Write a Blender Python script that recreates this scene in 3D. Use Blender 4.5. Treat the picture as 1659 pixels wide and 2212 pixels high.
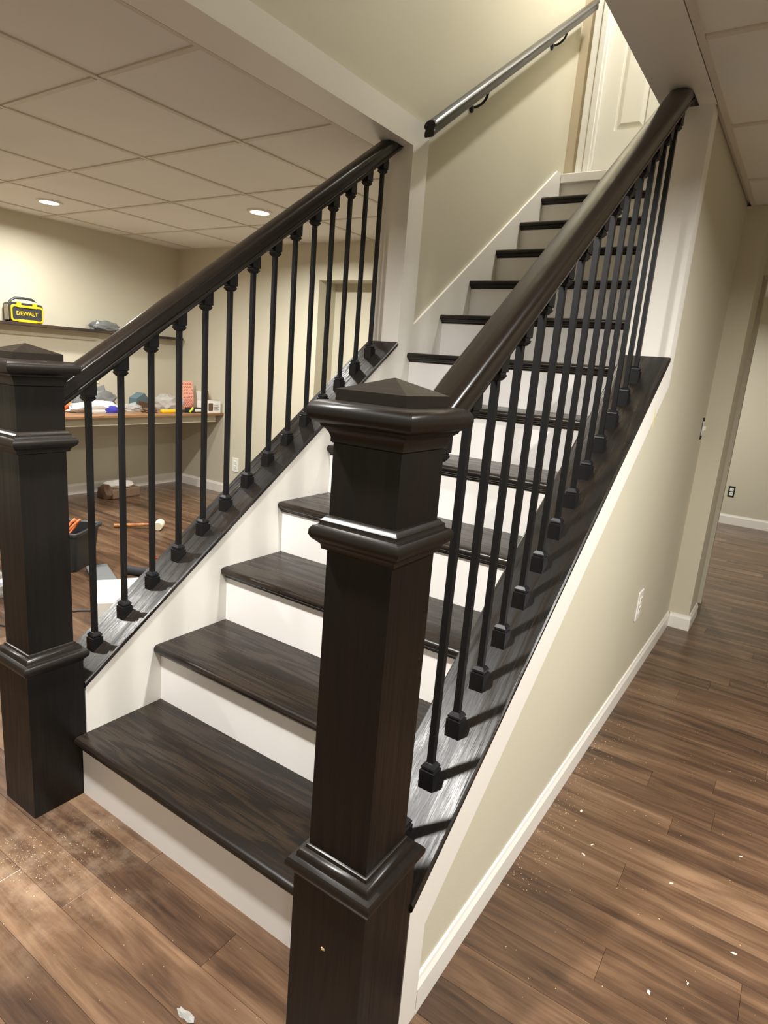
import bpy, bmesh, math, random
from mathutils import Vector, Matrix, noise

# ------------------------------------------------------------------ scene, camera, lights
for o in list(bpy.data.objects):
    bpy.data.objects.remove(o, do_unlink=True)
scene = bpy.context.scene
C = scene.collection
scene.view_settings.view_transform = 'Standard'
scene.view_settings.look = 'None'
scene.view_settings.gamma = 1.0
scene.view_settings.use_curve_mapping = False
scene.view_settings.exposure = 0.5

cam_d = bpy.data.cameras.new('camera')
cam_d.sensor_fit = 'VERTICAL'
cam_d.sensor_height = 36.0
cam_d.lens = 1352.8 / 2212 * 36.0
cam_d.clip_start = 0.02
cam = bpy.data.objects.new('camera', cam_d)
C.objects.link(cam)
right = Vector((0.8246698, 0.56014822, 0.07844544))
down = Vector((0.19169246, -0.14630512, -0.97048896))
fwd = Vector((-0.53214069, 0.81537033, -0.2280296))
m = Matrix((right, -down, -fwd)).transposed().to_4x4()
m.translation = Vector((1.60214511, -0.91723271, 1.33552201))
cam.matrix_world = m
scene.camera = cam

world = bpy.data.worlds.new('world')
scene.world = world
world.use_nodes = True
world.node_tree.nodes['Background'].inputs[0].default_value = (1, 0.94, 0.85, 1)
world.node_tree.nodes['Background'].inputs[1].default_value = 0.03

ZC = 2.245            # ceiling height
LIGHT_COL = (1.0, 0.98, 0.94)
# ceiling down lights and added fills: x, y, ceiling z, watts, in view, words for the label
LIGHTS = [
    (-3.02, 1.63, ZC, 17, 'recessed ceiling light over the desk and shelf, lit'),
    (-1.64, 2.27, ZC, 32, 'recessed ceiling light behind the handrail of the desk room, lit'),
    (-2.28, -0.34, ZC, 44, 'recessed ceiling light in the desk room ahead of the stairs, lit'),
    (0.30, -0.48, ZC, 50, 'recessed ceiling light in front of the bottom stair, lit'),
    (2.35, 0.65, ZC, 60, 'recessed ceiling light beside the beige stair wall, lit'),
    (0.40, -2.40, ZC, 6, 'added unseen fill light well back from the bottom stair, lit'),  # weak fill added out of view so the column fronts catch light
    (2.35, -1.60, ZC, 6, 'added unseen fill light over the open floor facing the stairs, lit'),  # second unseen fill, added to lift the column faces from the front
    (0.75, 5.00, ZC, 30, 'recessed ceiling light in the far hall, lit'),
    (0.86, 2.85, 4.95, 46, 'recessed ceiling light above the top of the stairs, lit'),
]

# ------------------------------------------------------------------ materials
def srgb(r, g, b):
    f = lambda c: (c / 255) / 12.92 if c / 255 <= 0.04045 else (((c / 255) + 0.055) / 1.055) ** 2.4
    return (f(r), f(g), f(b), 1)

def new_mat(name, col=(0.5, 0.5, 0.5, 1), rough=0.5, spec=0.5, metal=0.0):
    mt = bpy.data.materials.new(name)
    mt.use_nodes = True
    b = mt.node_tree.nodes['Principled BSDF']
    b.inputs['Base Color'].default_value = col
    b.inputs['Roughness'].default_value = rough
    b.inputs['Specular IOR Level'].default_value = spec
    b.inputs['Metallic'].default_value = metal
    return mt, mt.node_tree, b

def N(nt, kind, **kw):
    n = nt.nodes.new(kind)
    for k, v in kw.items():
        setattr(n, k, v)
    return n

def ramp(nt, stops):
    r = N(nt, 'ShaderNodeValToRGB')
    e = r.color_ramp.elements
    while len(e) < len(stops):
        e.new(0.5)
    for i, (p, c) in enumerate(stops):
        e[i].position = p
        e[i].color = c
    return r

def paint(name, col, rough=0.5, bump=0.05, scale=260, var=0.03):
    mt, nt, b = new_mat(name, col, rough)
    tc = N(nt, 'ShaderNodeTexCoord')
    n1 = N(nt, 'ShaderNodeTexNoise'); n1.inputs['Scale'].default_value = scale; n1.inputs['Detail'].default_value = 3
    nt.links.new(tc.outputs['Object'], n1.inputs['Vector'])
    bp = N(nt, 'ShaderNodeBump'); bp.inputs['Strength'].default_value = bump; bp.inputs['Distance'].default_value = 0.002
    nt.links.new(n1.outputs['Fac'], bp.inputs['Height']); nt.links.new(bp.outputs['Normal'], b.inputs['Normal'])
    n2 = N(nt, 'ShaderNodeTexNoise'); n2.inputs['Scale'].default_value = 1.3; n2.inputs['Detail'].default_value = 2
    nt.links.new(tc.outputs['Object'], n2.inputs['Vector'])
    lo = tuple(c * (1 - var) for c in col[:3]) + (1,)
    hi = tuple(min(1, c * (1 + var)) for c in col[:3]) + (1,)
    rp = ramp(nt, [(0.3, lo), (0.7, hi)])
    nt.links.new(n2.outputs['Fac'], rp.inputs['Fac']); nt.links.new(rp.outputs['Color'], b.inputs['Base Color'])
    return mt

def wood(name, axis, c0, c1, rough=0.3, rot=0.0, bump=0.25, coat=0.0, cath=0.5, pore=1.0):
    """stained oak, grain running along axis (rot: slope about X in radians)"""
    mt, nt, b = new_mat(name, c0, rough)
    tc = N(nt, 'ShaderNodeTexCoord')
    mp0 = N(nt, 'ShaderNodeMapping'); mp0.inputs['Rotation'].default_value = (rot, 0, 0)
    nt.links.new(tc.outputs['Object'], mp0.inputs['Vector'])
    def stretched(lo, hi):
        mp = N(nt, 'ShaderNodeMapping')
        s = [hi, hi, hi]; s['XYZ'.index(axis)] = lo
        mp.inputs['Scale'].default_value = s
        nt.links.new(mp0.outputs['Vector'], mp.inputs['Vector'])
        return mp
    g1 = stretched(0.9, 9.0)
    big = N(nt, 'ShaderNodeTexNoise'); big.inputs['Scale'].default_value = 1.0; big.inputs['Detail'].default_value = 3; big.inputs['Distortion'].default_value = 0.6
    nt.links.new(g1.outputs['Vector'], big.inputs['Vector'])
    # cathedral rings: banding of the smooth noise
    mul = N(nt, 'ShaderNodeMath', operation='MULTIPLY'); mul.inputs[1].default_value = 46.0
    nt.links.new(big.outputs['Fac'], mul.inputs[0])
    sn = N(nt, 'ShaderNodeMath', operation='SINE'); nt.links.new(mul.outputs[0], sn.inputs[0])
    g2 = stretched(5.0, 190.0)
    fine = N(nt, 'ShaderNodeTexNoise'); fine.inputs['Scale'].default_value = 1.0; fine.inputs['Detail'].default_value = 4; fine.inputs['Roughness'].default_value = 0.65
    nt.links.new(g2.outputs['Vector'], fine.inputs['Vector'])
    mix = N(nt, 'ShaderNodeMath', operation='MULTIPLY_ADD'); mix.inputs[1].default_value = 0.11 * cath * 2; 
    nt.links.new(sn.outputs[0], mix.inputs[0]); nt.links.new(fine.outputs['Fac'], mix.inputs[2])
    rp = ramp(nt, [(0.36, c0), (0.62, c1)])
    nt.links.new(mix.outputs[0], rp.inputs['Fac'])
    nt.links.new(rp.outputs['Color'], b.inputs['Base Color'])
    rr = N(nt, 'ShaderNodeMapRange'); rr.inputs['From Min'].default_value = 0.3; rr.inputs['From Max'].default_value = 0.7
    rr.inputs['To Min'].default_value = rough + 0.12 * pore; rr.inputs['To Max'].default_value = rough - 0.04
    nt.links.new(mix.outputs[0], rr.inputs['Value']); nt.links.new(rr.outputs[0], b.inputs['Roughness'])
    bp = N(nt, 'ShaderNodeBump'); bp.inputs['Strength'].default_value = bump; bp.inputs['Distance'].default_value = 0.0015
    nt.links.new(mix.outputs[0], bp.inputs['Height']); nt.links.new(bp.outputs['Normal'], b.inputs['Normal'])
    b.inputs['Coat Weight'].default_value = coat
    b.inputs['Coat Roughness'].default_value = 0.18
    return mt

SL = 0.705                         # slope of the railings
TH = math.atan(SL)
DK0, DK1 = srgb(24, 17, 13), srgb(66, 50, 38)
M = {}
M['wood_z'] = wood('espresso_oak_upright', 'Z', srgb(11, 8, 6), srgb(22, 17, 13), 0.33, bump=0.12, cath=0.35)
M['wood_x'] = wood('espresso_oak_tread', 'X', srgb(18, 14, 11), srgb(42, 34, 27), 0.24, bump=0.06, cath=0.55)
M['wood_y'] = wood('espresso_oak_rail', 'Y', srgb(22, 17, 14), srgb(31, 25, 20), 0.23, rot=-TH, bump=0.02, cath=0.12, pore=0.3)
M['wood_cap'] = wood('espresso_oak_cap', 'Y', srgb(13, 10, 8), srgb(30, 24, 19), 0.31, rot=-TH, bump=0.75, cath=0.9)
M['wood_mold'] = wood('espresso_oak_molding', 'X', srgb(18, 14, 11), srgb(29, 23, 18), 0.36, bump=0.03, cath=0.2, pore=0.3)
for k_, v_ in (('wood_z', 0.32), ('wood_mold', 0.4), ('wood_x', 0.4), ('wood_y', 0.42)):
    M[k_].node_tree.nodes['Principled BSDF'].inputs['Specular IOR Level'].default_value = v_
M['iron'] = paint('black_iron', (0.0055, 0.0055, 0.006, 1), 0.4, 0.03); M['iron'].node_tree.nodes['Principled BSDF'].inputs['Specular IOR Level'].default_value = 0.32
M['white'] = paint('white_trim_paint', srgb(232, 228, 220), 0.38, 0.03)
M['riser_white'] = paint('white_riser_paint', srgb(238, 234, 230), 0.4, 0.03)
M['wall'] = paint('beige_wall_paint', srgb(200, 194, 173), 0.62, 0.12)
M['tan'] = paint('tan_wall_edge', srgb(188, 174, 148), 0.6, 0.08)
M['tile'] = paint('ceiling_tile_white', srgb(230, 228, 222), 0.8, 0.35, 120)
M['grid'] = paint('ceiling_grid_white', srgb(212, 205, 192), 0.5, 0.02)
M['door'] = paint('white_door_paint', srgb(228, 224, 212), 0.4, 0.03)
M['plastic_white'] = paint('white_plastic', srgb(232, 230, 222), 0.35, 0.0)
M['dark'] = paint('dark_gap', (0.01, 0.009, 0.008, 1), 0.8, 0.0)
M['black_plastic'] = paint('black_plastic', (0.022, 0.024, 0.026, 1), 0.45, 0.1)
M['yellow'] = paint('yellow_plastic', srgb(240, 190, 20), 0.4, 0.02)
M['pale_grey'] = paint('pale_grey_plastic', srgb(190, 186, 170), 0.4, 0.02)
M['orange'] = paint('orange_rubber', srgb(226, 120, 60), 0.45, 0.02)
M['cardboard'] = paint('brown_cardboard', srgb(124, 100, 78), 0.75, 0.15)
M['white_card'] = paint('white_card', srgb(236, 232, 226), 0.55, 0.05)
M['grey_foam'] = paint('grey_foam', srgb(110, 114, 116), 0.6, 0.3)
M['dark_foam'] = paint('dark_foam', srgb(40, 42, 44), 0.7, 0.3)
M['blue'] = paint('blue_print', srgb(60, 60, 170), 0.4, 0.0)
M['pink'] = paint('pink_print', srgb(214, 60, 130), 0.5, 0.0)
M['peach'] = paint('orange_print', srgb(244, 140, 70), 0.5, 0.0)
M['paper'] = paint('patterned_paper', srgb(246, 186, 160), 0.6, 0.0)
M['teal'] = paint('slate_teal_plastic', srgb(88, 112, 120), 0.4, 0.0)
M['brown'] = paint('brown_print', srgb(96, 72, 54), 0.6, 0.0)
M['grey_print'] = paint('grey_print', srgb(110, 104, 98), 0.6, 0.0)
M['lime'] = paint('lime_plastic', srgb(206, 220, 50), 0.4, 0.0)
M['yellow_mark'] = paint('yellow_crayon', srgb(226, 208, 110), 0.6, 0.0)
M['red'] = paint('red_plastic', srgb(200, 50, 40), 0.4, 0.0)
M['sawdust'] = paint('pale_sawdust', srgb(214, 186, 140), 0.8, 0.0)
M['chip'] = paint('white_chip', srgb(236, 226, 200), 0.7, 0.0)
M['handle_wood'] = wood('ash_handle', 'X', srgb(150, 92, 48), srgb(196, 136, 80), 0.4, bump=0.1)
M['desk_wood'] = wood('honey_desk_wood', 'Y', srgb(122, 88, 58), srgb(160, 120, 82), 0.4, bump=0.1)
M['shelf_wood'] = wood('dark_shelf_wood', 'Y', srgb(38, 28, 22), srgb(70, 52, 40), 0.4, bump=0.1)
M['apron'] = paint('greige_board', srgb(186, 178, 156), 0.55, 0.08)

def film(name, col, alpha_mix, rough=0.15):
    mt, nt, b = new_mat(name, col, rough, 0.6)
    out = nt.nodes['Material Output']
    tr = N(nt, 'ShaderNodeBsdfTransparent')
    mx = N(nt, 'ShaderNodeMixShader'); mx.inputs[0].default_value = alpha_mix
    nt.links.new(tr.outputs[0], mx.inputs[1]); nt.links.new(b.outputs[0], mx.inputs[2]); nt.links.new(mx.outputs[0], out.inputs['Surface'])
    return mt
M['grey_bag'] = film('grey_plastic_film', srgb(128, 130, 130), 0.75)
M['clear_bag'] = film('clear_plastic_film', srgb(205, 205, 200), 0.45, 0.1)
M['white_bag'] = film('white_plastic_film', srgb(226, 226, 226), 0.92, 0.25)
M['black_bag'] = film('black_plastic_film', srgb(34, 38, 42), 0.97, 0.25)

def lens_mat():
    mt, nt, b = new_mat('lit_lens', (1, 1, 1, 1), 0.5)
    b.inputs['Emission Color'].default_value = (1, 0.97, 0.92, 1)
    b.inputs['Emission Strength'].default_value = 9.0
    return mt
M['lens'] = lens_mat()

def floor_mat():
    mt, nt, b = new_mat('walnut_vinyl_plank', (0.2, 0.1, 0.06, 1), 0.3)
    oi = N(nt, 'ShaderNodeObjectInfo')
    tc = N(nt, 'ShaderNodeTexCoord')
    off = N(nt, 'ShaderNodeCombineXYZ')
    m1 = N(nt, 'ShaderNodeMath', operation='MULTIPLY'); m1.inputs[1].default_value = 61.7
    nt.links.new(oi.outputs['Random'], m1.inputs[0])
    nt.links.new(m1.outputs[0], off.inputs[0]); nt.links.new(m1.outputs[0], off.inputs[1])
    ad = N(nt, 'ShaderNodeVectorMath', operation='ADD')
    nt.links.new(tc.outputs['Object'], ad.inputs[0]); nt.links.new(off.outputs[0], ad.inputs[1])
    mp = N(nt, 'ShaderNodeMapping'); mp.inputs['Scale'].default_value = (1.8, 15, 15)
    nt.links.new(ad.outputs[0], mp.inputs['Vector'])
    n1 = N(nt, 'ShaderNodeTexNoise'); n1.inputs['Scale'].default_value = 1.0; n1.inputs['Detail'].default_value = 5; n1.inputs['Roughness'].default_value = 0.6; n1.inputs['Distortion'].default_value = 0.5
    nt.links.new(mp.outputs[0], n1.inputs['Vector'])
    mp2 = N(nt, 'ShaderNodeMapping'); mp2.inputs['Scale'].default_value = (5, 140, 140)
    nt.links.new(ad.outputs[0], mp2.inputs['Vector'])
    n2 = N(nt, 'ShaderNodeTexNoise'); n2.inputs['Scale'].default_value = 1.0; n2.inputs['Detail'].default_value = 3
    nt.links.new(mp2.outputs[0], n2.inputs['Vector'])
    # plank tone: random per plank shifts the streak value
    s = N(nt, 'ShaderNodeMath', operation='MULTIPLY_ADD'); s.inputs[1].default_value = 0.16; s.inputs[2].default_value = -0.08
    nt.links.new(oi.outputs['Random'], s.inputs[0])
    a1 = N(nt, 'ShaderNodeMath', operation='ADD'); nt.links.new(n1.outputs['Fac'], a1.inputs[0]); nt.links.new(s.outputs[0], a1.inputs[1])
    a2 = N(nt, 'ShaderNodeMath', operation='MULTIPLY_ADD'); a2.inputs[1].default_value = 0.22
    nt.links.new(n2.outputs['Fac'], a2.inputs[0]); nt.links.new(a1.outputs[0], a2.inputs[2])
    rp = ramp(nt, [(0.34, srgb(50, 37, 29)), (0.50, srgb(78, 58, 44)), (0.64, srgb(100, 76, 57)), (0.86, srgb(132, 105, 82))])
    nt.links.new(a2.outputs[0], rp.inputs['Fac'])
    # sawdust film trodden into the floor by the bottom stair
    geo = N(nt, 'ShaderNodeNewGeometry')
    sub = N(nt, 'ShaderNodeVectorMath', operation='SUBTRACT'); sub.inputs[1].default_value = (0.16, -0.24, 0)
    nt.links.new(geo.outputs['Position'], sub.inputs[0])
    ln = N(nt, 'ShaderNodeVectorMath', operation='LENGTH'); nt.links.new(sub.outputs[0], ln.inputs[0])
    mr = N(nt, 'ShaderNodeMapRange'); mr.inputs['From Min'].default_value = 0.02; mr.inputs['From Max'].default_value = 0.42; mr.inputs['To Min'].default_value = 0.4; mr.inputs['To Max'].default_value = 0.0
    nt.links.new(ln.outputs['Value'], mr.inputs['Value'])
    n3 = N(nt, 'ShaderNodeTexNoise'); n3.inputs['Scale'].default_value = 9; n3.inputs['Detail'].default_value = 6; n3.inputs['Roughness'].default_value = 0.7
    nt.links.new(geo.outputs['Position'], n3.inputs['Vector'])
    r3 = ramp(nt, [(0.46, (0, 0, 0, 1)), (0.75, (1, 1, 1, 1))]); nt.links.new(n3.outputs['Fac'], r3.inputs['Fac'])
    mm = N(nt, 'ShaderNodeMath', operation='MULTIPLY'); nt.links.new(r3.outputs['Color'], mm.inputs[0]); nt.links.new(mr.outputs[0], mm.inputs[1])
    mc = N(nt, 'ShaderNodeMix', data_type='RGBA'); nt.links.new(mm.outputs[0], mc.inputs[0]); nt.links.new(rp.outputs['Color'], mc.inputs[6]); mc.inputs[7].default_value = srgb(196, 172, 146)
    nt.links.new(mc.outputs[2], b.inputs['Base Color'])
    bp = N(nt, 'ShaderNodeBump'); bp.inputs['Strength'].default_value = 0.06; bp.inputs['Distance'].default_value = 0.001
    nt.links.new(a2.outputs[0], bp.inputs['Height']); nt.links.new(bp.outputs['Normal'], b.inputs['Normal'])
    rr = N(nt, 'ShaderNodeMapRange'); rr.inputs['To Min'].default_value = 0.30; rr.inputs['To Max'].default_value = 0.18
    nt.links.new(n1.outputs['Fac'], rr.inputs['Value']); nt.links.new(rr.outputs[0], b.inputs['Roughness'])
    return mt
M['floor'] = floor_mat()

# ------------------------------------------------------------------ mesh helpers
class MB:
    """collects shapes into one mesh"""
    def __init__(s):
        s.v = []; s.f = []
    def add(s, vs, fs):
        o = len(s.v); s.v += [tuple(p) for p in vs]; s.f += [[i + o for i in f] for f in fs]; return s
    def box(s, x0, x1, y0, y1, z0, z1, bev=0.0, seg=2):
        if bev <= 0:
            vs = [(x, y, z) for x in (x0, x1) for y in (y0, y1) for z in (z0, z1)]
            return s.add(vs, [(0, 1, 3, 2), (4, 6, 7, 5), (0, 4, 5, 1), (2, 3, 7, 6), (0, 2, 6, 4), (1, 5, 7, 3)])
        bm = bmesh.new(); bmesh.ops.create_cube(bm, size=1)
        for v in bm.verts:
            v.co = Vector(((x0 + x1) / 2 + v.co.x * (x1 - x0), (y0 + y1) / 2 + v.co.y * (y1 - y0), (z0 + z1) / 2 + v.co.z * (z1 - z0)))
        bmesh.ops.bevel(bm, geom=bm.edges[:], offset=bev, segments=seg, profile=0.5, affect='EDGES')
        return s.bm(bm)
    def bm(s, bm):
        bm.verts.index_update()
        s.add([v.co[:] for v in bm.verts], [[v.index for v in f.verts] for f in bm.faces]); bm.free(); return s
    def prism(s, poly, axis, a, b):
        """poly: 2-D outline in the other two axes, extruded along axis from a to b"""
        n = len(poly)
        def P(q, c):
            return {'x': (c, q[0], q[1]), 'y': (q[0], c, q[1]), 'z': (q[0], q[1], c)}[axis]
        vs = [P(q, a) for q in poly] + [P(q, b) for q in poly]
        return s.add(vs, [list(range(n))[::-1], list(range(n, 2 * n))] + [(i, (i + 1) % n, n + (i + 1) % n, n + i) for i in range(n)])
    def rings(s, rs, close=True):
        n = len(rs[0]); vs = [p for r in rs for p in r]; fs = []
        for k in range(len(rs) - 1):
            for i in range(n):
                j = (i + 1) % n
                fs.append((k * n + i, k * n + j, (k + 1) * n + j, (k + 1) * n + i))
        if close:
            fs.append(list(range(n))[::-1]); fs.append([(len(rs) - 1) * n + i for i in range(n)])
        return s.add(vs, fs)
    def square_lathe(s, prof, cx=0, cy=0):
        return s.rings([[(cx + sx * h, cy + sy * h, z) for sx, sy in ((-1, -1), (1, -1), (1, 1), (-1, 1))] for h, z in prof])
    def lathe(s, prof, c=(0, 0, 0), n=24, close=True):
        return s.rings([[(c[0] + r * math.cos(2 * math.pi * i / n), c[1] + r * math.sin(2 * math.pi * i / n), c[2] + z) for i in range(n)] for r, z in prof], close)
    def tube(s, pts, r, n=10):
        pts = [Vector(p) for p in pts]; rs = []
        up = Vector((0, 0, 1))
        for i, p in enumerate(pts):
            t = (pts[min(i + 1, len(pts) - 1)] - pts[max(i - 1, 0)]).normalized()
            a = t.cross(up)
            if a.length < 1e-3: a = t.cross(Vector((1, 0, 0)))
            a.normalize(); b = t.cross(a).normalized()
            rad = r[i] if isinstance(r, (list, tuple)) else r
            rs.append([tuple(p + rad * (math.cos(2 * math.pi * k / n) * a + math.sin(2 * math.pi * k / n) * b)) for k in range(n)])
        return s.rings(rs)
    def blob(s, c, size, amp=0.25, freq=3.0, seed=0, sub=3, flat=True):
        bm = bmesh.new(); bmesh.ops.create_icosphere(bm, subdivisions=sub, radius=1)
        for v in bm.verts:
            q = v.co.copy(); d = 1 + amp * noise.noise(q * freq + Vector((seed * 7.3, seed, 0))) + amp * 0.6 * abs(noise.noise(q * freq * 2.3 + Vector((0, seed * 3.1, 5))))
            q *= d
            z = q.z
            if flat: z = max(z, -0.55)
            v.co = Vector((c[0] + q.x * size[0], c[1] + q.y * size[1], c[2] + (z + (0.55 if flat else 0)) * size[2]))
        return s.bm(bm)
    def xf(s, mat):
        s.v = [tuple(mat @ Vector(p)) for p in s.v]; return s

def obj(name, mb, mat, parent=None, root=None, smooth=False, mesh=None):
    """links ONE mesh object; vertices are given in world space, stored relative to the thing's base"""
    if mesh is None:
        me = bpy.data.meshes.new(name)
        r = root if root is not None else parent
        off = Vector((0, 0, 0))
        while r is not None:
            off += r.location; r = r.parent
        me.from_pydata([tuple(Vector(p) - off) for p in mb.v], [], mb.f)
        bm = bmesh.new(); bm.from_mesh(me); bmesh.ops.recalc_face_normals(bm, faces=bm.faces[:]); bm.to_mesh(me); bm.free()
        me.materials.append(M[mat])
        if smooth:
            for p in me.polygons: p.use_smooth = True
            try: me.set_sharp_from_angle(angle=math.radians(38))
            except Exception: pass
    else:
        me = mesh
    o = bpy.data.objects.new(name, me); C.objects.link(o)
    if parent is not None: o.parent = parent
    return o

def thing(name, loc, label, cat, group=None):
    o = bpy.data.objects.new(name, None); C.objects.link(o); o.location = loc; o.empty_display_size = 0.05
    o['label'] = label; o['category'] = cat
    if group: o['group'] = group
    return o

def tag(o, label, cat, group=None):
    o['label'] = label; o['category'] = cat
    if group: o['group'] = group
    return o

def struct(name, mb, mat, parent=None, label=None):
    o = obj(name, mb, mat, parent)
    if parent is None: o['kind'] = 'structure'
    if label: o['label'] = label
    return o

def copy_tree(o, parent=None):
    c = o.copy(); C.objects.link(c)
    if parent is not None: c.parent = parent
    for ch in list(o.children): copy_tree(ch, c)
    return c

def text_mesh(body, size, extrude, mat4):
    cu = bpy.data.curves.new('lettering', 'FONT'); cu.body = body; cu.size = size; cu.extrude = extrude
    cu.align_x = 'CENTER'; cu.align_y = 'CENTER'; cu.resolution_u = 2; cu.offset = size * 0.012
    t = bpy.data.objects.new('lettering', cu); C.objects.link(t)
    bpy.context.view_layer.update()
    me = bpy.data.meshes.new_from_object(t.evaluated_get(bpy.context.evaluated_depsgraph_get()))
    mb = MB(); mb.add([mat4 @ v.co for v in me.vertices], [list(p.vertices) for p in me.polygons])
    bpy.data.objects.remove(t, do_unlink=True); bpy.data.curves.remove(cu); bpy.data.meshes.remove(me)
    return mb

# ------------------------------------------------------------------ dimensions
R, T, NO, W = 0.2, 0.2751, 0.027, 0.9915
YC = 1.537                       # front of the full-height walls beside the stairs
XL, YB = -3.68, 3.22             # desk room: side wall, back wall
CAPX = (-0.165, 0.004); CAPXR = (W - 0.004, W - 0.004 + 0.169)
XNL, YNL, XNR, YNR = -0.0807, -0.067, 1.0722, -0.104
XO = 1.14                        # outer face of the right stair wall
YH = -0.05                       # front edge of the stairwell opening in the ceiling
cap_z = lambda y: 0.357 + SL * y
rail_l = lambda y: 1.228 + 0.708 * y
rail_r = lambda y: 1.262 + 0.712 * y
XE, YF = 4.0, -3.2               # room limits behind the camera
ZU = 4.95

# ------------------------------------------------------------------ floor
fl = struct('floor', MB().box(XL - 0.1, XE, YF, 6.5, -0.06, -0.004), 'brown')
PW, PL = 0.105, 1.15
def cam_px(p):
    d = Vector(p) - cam.matrix_world.translation
    z = d.dot(fwd)
    if z < 0.05: return None
    return 829.5 + 1352.8 * d.dot(right) / z, 1106 + 1352.8 * d.dot(down) / z, z
rnd = random.Random(4)
plank_mesh = {}
def plank(L):
    if L not in plank_mesh:
        bm = bmesh.new(); bmesh.ops.create_cube(bm, size=1)
        for v in bm.verts: v.co = Vector((v.co.x * (L - 0.0006), v.co.y * (PW - 0.0005), v.co.z * 0.004 - 0.002))
        top = [e for e in bm.edges if all(v.co.z > -0.001 for v in e.verts)]
        bmesh.ops.bevel(bm, geom=top, offset=0.0005, segments=1, affect='EDGES')
        me = bpy.data.meshes.new('plank'); bm.to_mesh(me); bm.free(); me.materials.append(M['floor']); plank_mesh[L] = me
    return plank_mesh[L]
cands = []
row = 0
y = YF
while y < 6.45:
    x = XL - rnd.uniform(0.0, PL)
    while x < XE:
        L = PL
        x0, x1 = x, x + L
        yc = y + PW / 2; xc = (x0 + x1) / 2
        hidden = (x0 > -0.1 and x1 < 1.14 and 0.02 < y < 3.3)
        if not hidden:
            vis = False; zmin = 99
            for sx in (0.02, 0.25, 0.5, 0.75, 0.98):
                q = cam_px((x0 + sx * L, yc, 0))
                if q and -60 < q[0] < 1720 and 600 < q[1] < 2290:
                    vis = True; zmin = min(zmin, q[2])
            cands.append((0 if vis else 1, zmin, xc, yc, L))
        x += L
    y += PW; row += 1
cands.sort()
rest = MB()
for i, (nv, zm, xc, yc, L) in enumerate(cands):
    if nv == 0 and i < 290:
        o = bpy.data.objects.new('plank', plank(L)); C.objects.link(o); o.location = (xc, yc, 0); o.parent = fl
    else:
        rest.box(xc - L / 2 + 0.0006, xc + L / 2 - 0.0006, yc - PW / 2 + 0.0006, yc + PW / 2 - 0.0006, -0.004, 0)
if rest.v:
    o = obj('plank_field', rest, 'floor', fl); o['kind'] = 'stuff'

# ------------------------------------------------------------------ walls
struct('wall_left', MB().box(XL - 0.1, XL, YF, YB + 0.3, 0, ZC + 0.2), 'wall')
wb = MB().box(XL, -1.905, YB, YB + 0.3, 0, ZC + 0.2)
wb.box(-1.905, -0.15, YB, YB + 0.22, 1.963, ZC + 0.2)          # header over the recess
wb.box(-1.905, -0.15, YB + 0.22, YB + 0.3, 0, ZC + 0.2)
struct('wall_back', wb, 'wall')
struct('wall_front', MB().box(XL, XE, YF - 0.1, YF, 0, ZC + 0.2), 'wall')
struct('wall_right', MB().box(XE, XE + 0.1, YF, 6.5, 0, ZC + 0.2), 'wall')
struct('wall_far', MB().box(-0.4, XE, 6.44, 6.54, 0, ZC + 0.2), 'wall')
struct('wall_hall', MB().box(-0.5, -0.4, YB + 0.3, 6.54, 0, ZC + 0.2), 'wall')
# stair walls: full height behind the columns
ws = MB().box(-0.15, -0.012, YC + 0.015, 3.34, 0, ZC + 0.016)
ws.box(-0.15, -0.012, YH, 3.34, ZC + 0.016, ZU)
struct('wall_stair_left', ws, 'wall')
ws = MB().box(W + 0.012, XO, YC + 0.015, 3.36, 0, ZC + 0.016)
ws.box(W + 0.012, XO, YH, 3.36, ZC + 0.016, ZU)
ws.box(XO, 1.25, 2.87, 3.16, 0, ZC)                             # shallow pier at the end of the wall
struct('wall_stair_right', ws, 'wall')
# knee walls under the sloping caps
def knee(x0, x1, y0):
    z = lambda y: cap_z(y) - 0.021
    return MB().prism([(y0, 0), (YC + 0.015, 0), (YC + 0.015, z(YC + 0.015)), (y0, z(y0))], 'x', x0, x1)
struct('wall_knee_left', knee(-0.15, -0.012, 0.016), 'wall')
struct('wall_knee_right', knee(W + 0.012, XO, -0.022), 'wall')
# wall that holds the door at the top of the stairs, upper landing, upper ceiling
wt = MB().box(-0.15, 0.062, 3.34, 3.44, 2.57, ZU)
wt.box(0.93, XO, 3.36, 3.44, 2.57, ZU)
wt.box(0.062, 0.93, 3.34, 3.44, 4.82, ZU)
wt.box(-0.15, XO, 3.36, 3.44, 0, 2.57)
struct('wall_top', wt, 'tan')
struct('wall_upper', MB().box(-0.15, XO, YH - 0.1, YH, ZC + 0.03, ZU), 'wall')
struct('ceiling_upper', MB().box(-0.15, XO, YH - 0.1, 3.44, ZU, ZU + 0.05), 'tile')
# header across the right-hand room, hall beyond
struct('wall_header', MB().box(1.25, XE, 3.16, 3.34, 1.965, ZC + 0.03), 'wall')
struct('wall_behind_stairs', MB().box(-0.4, 1.25, 3.44, 3.5, 0, ZC + 0.03), 'wall')

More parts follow.
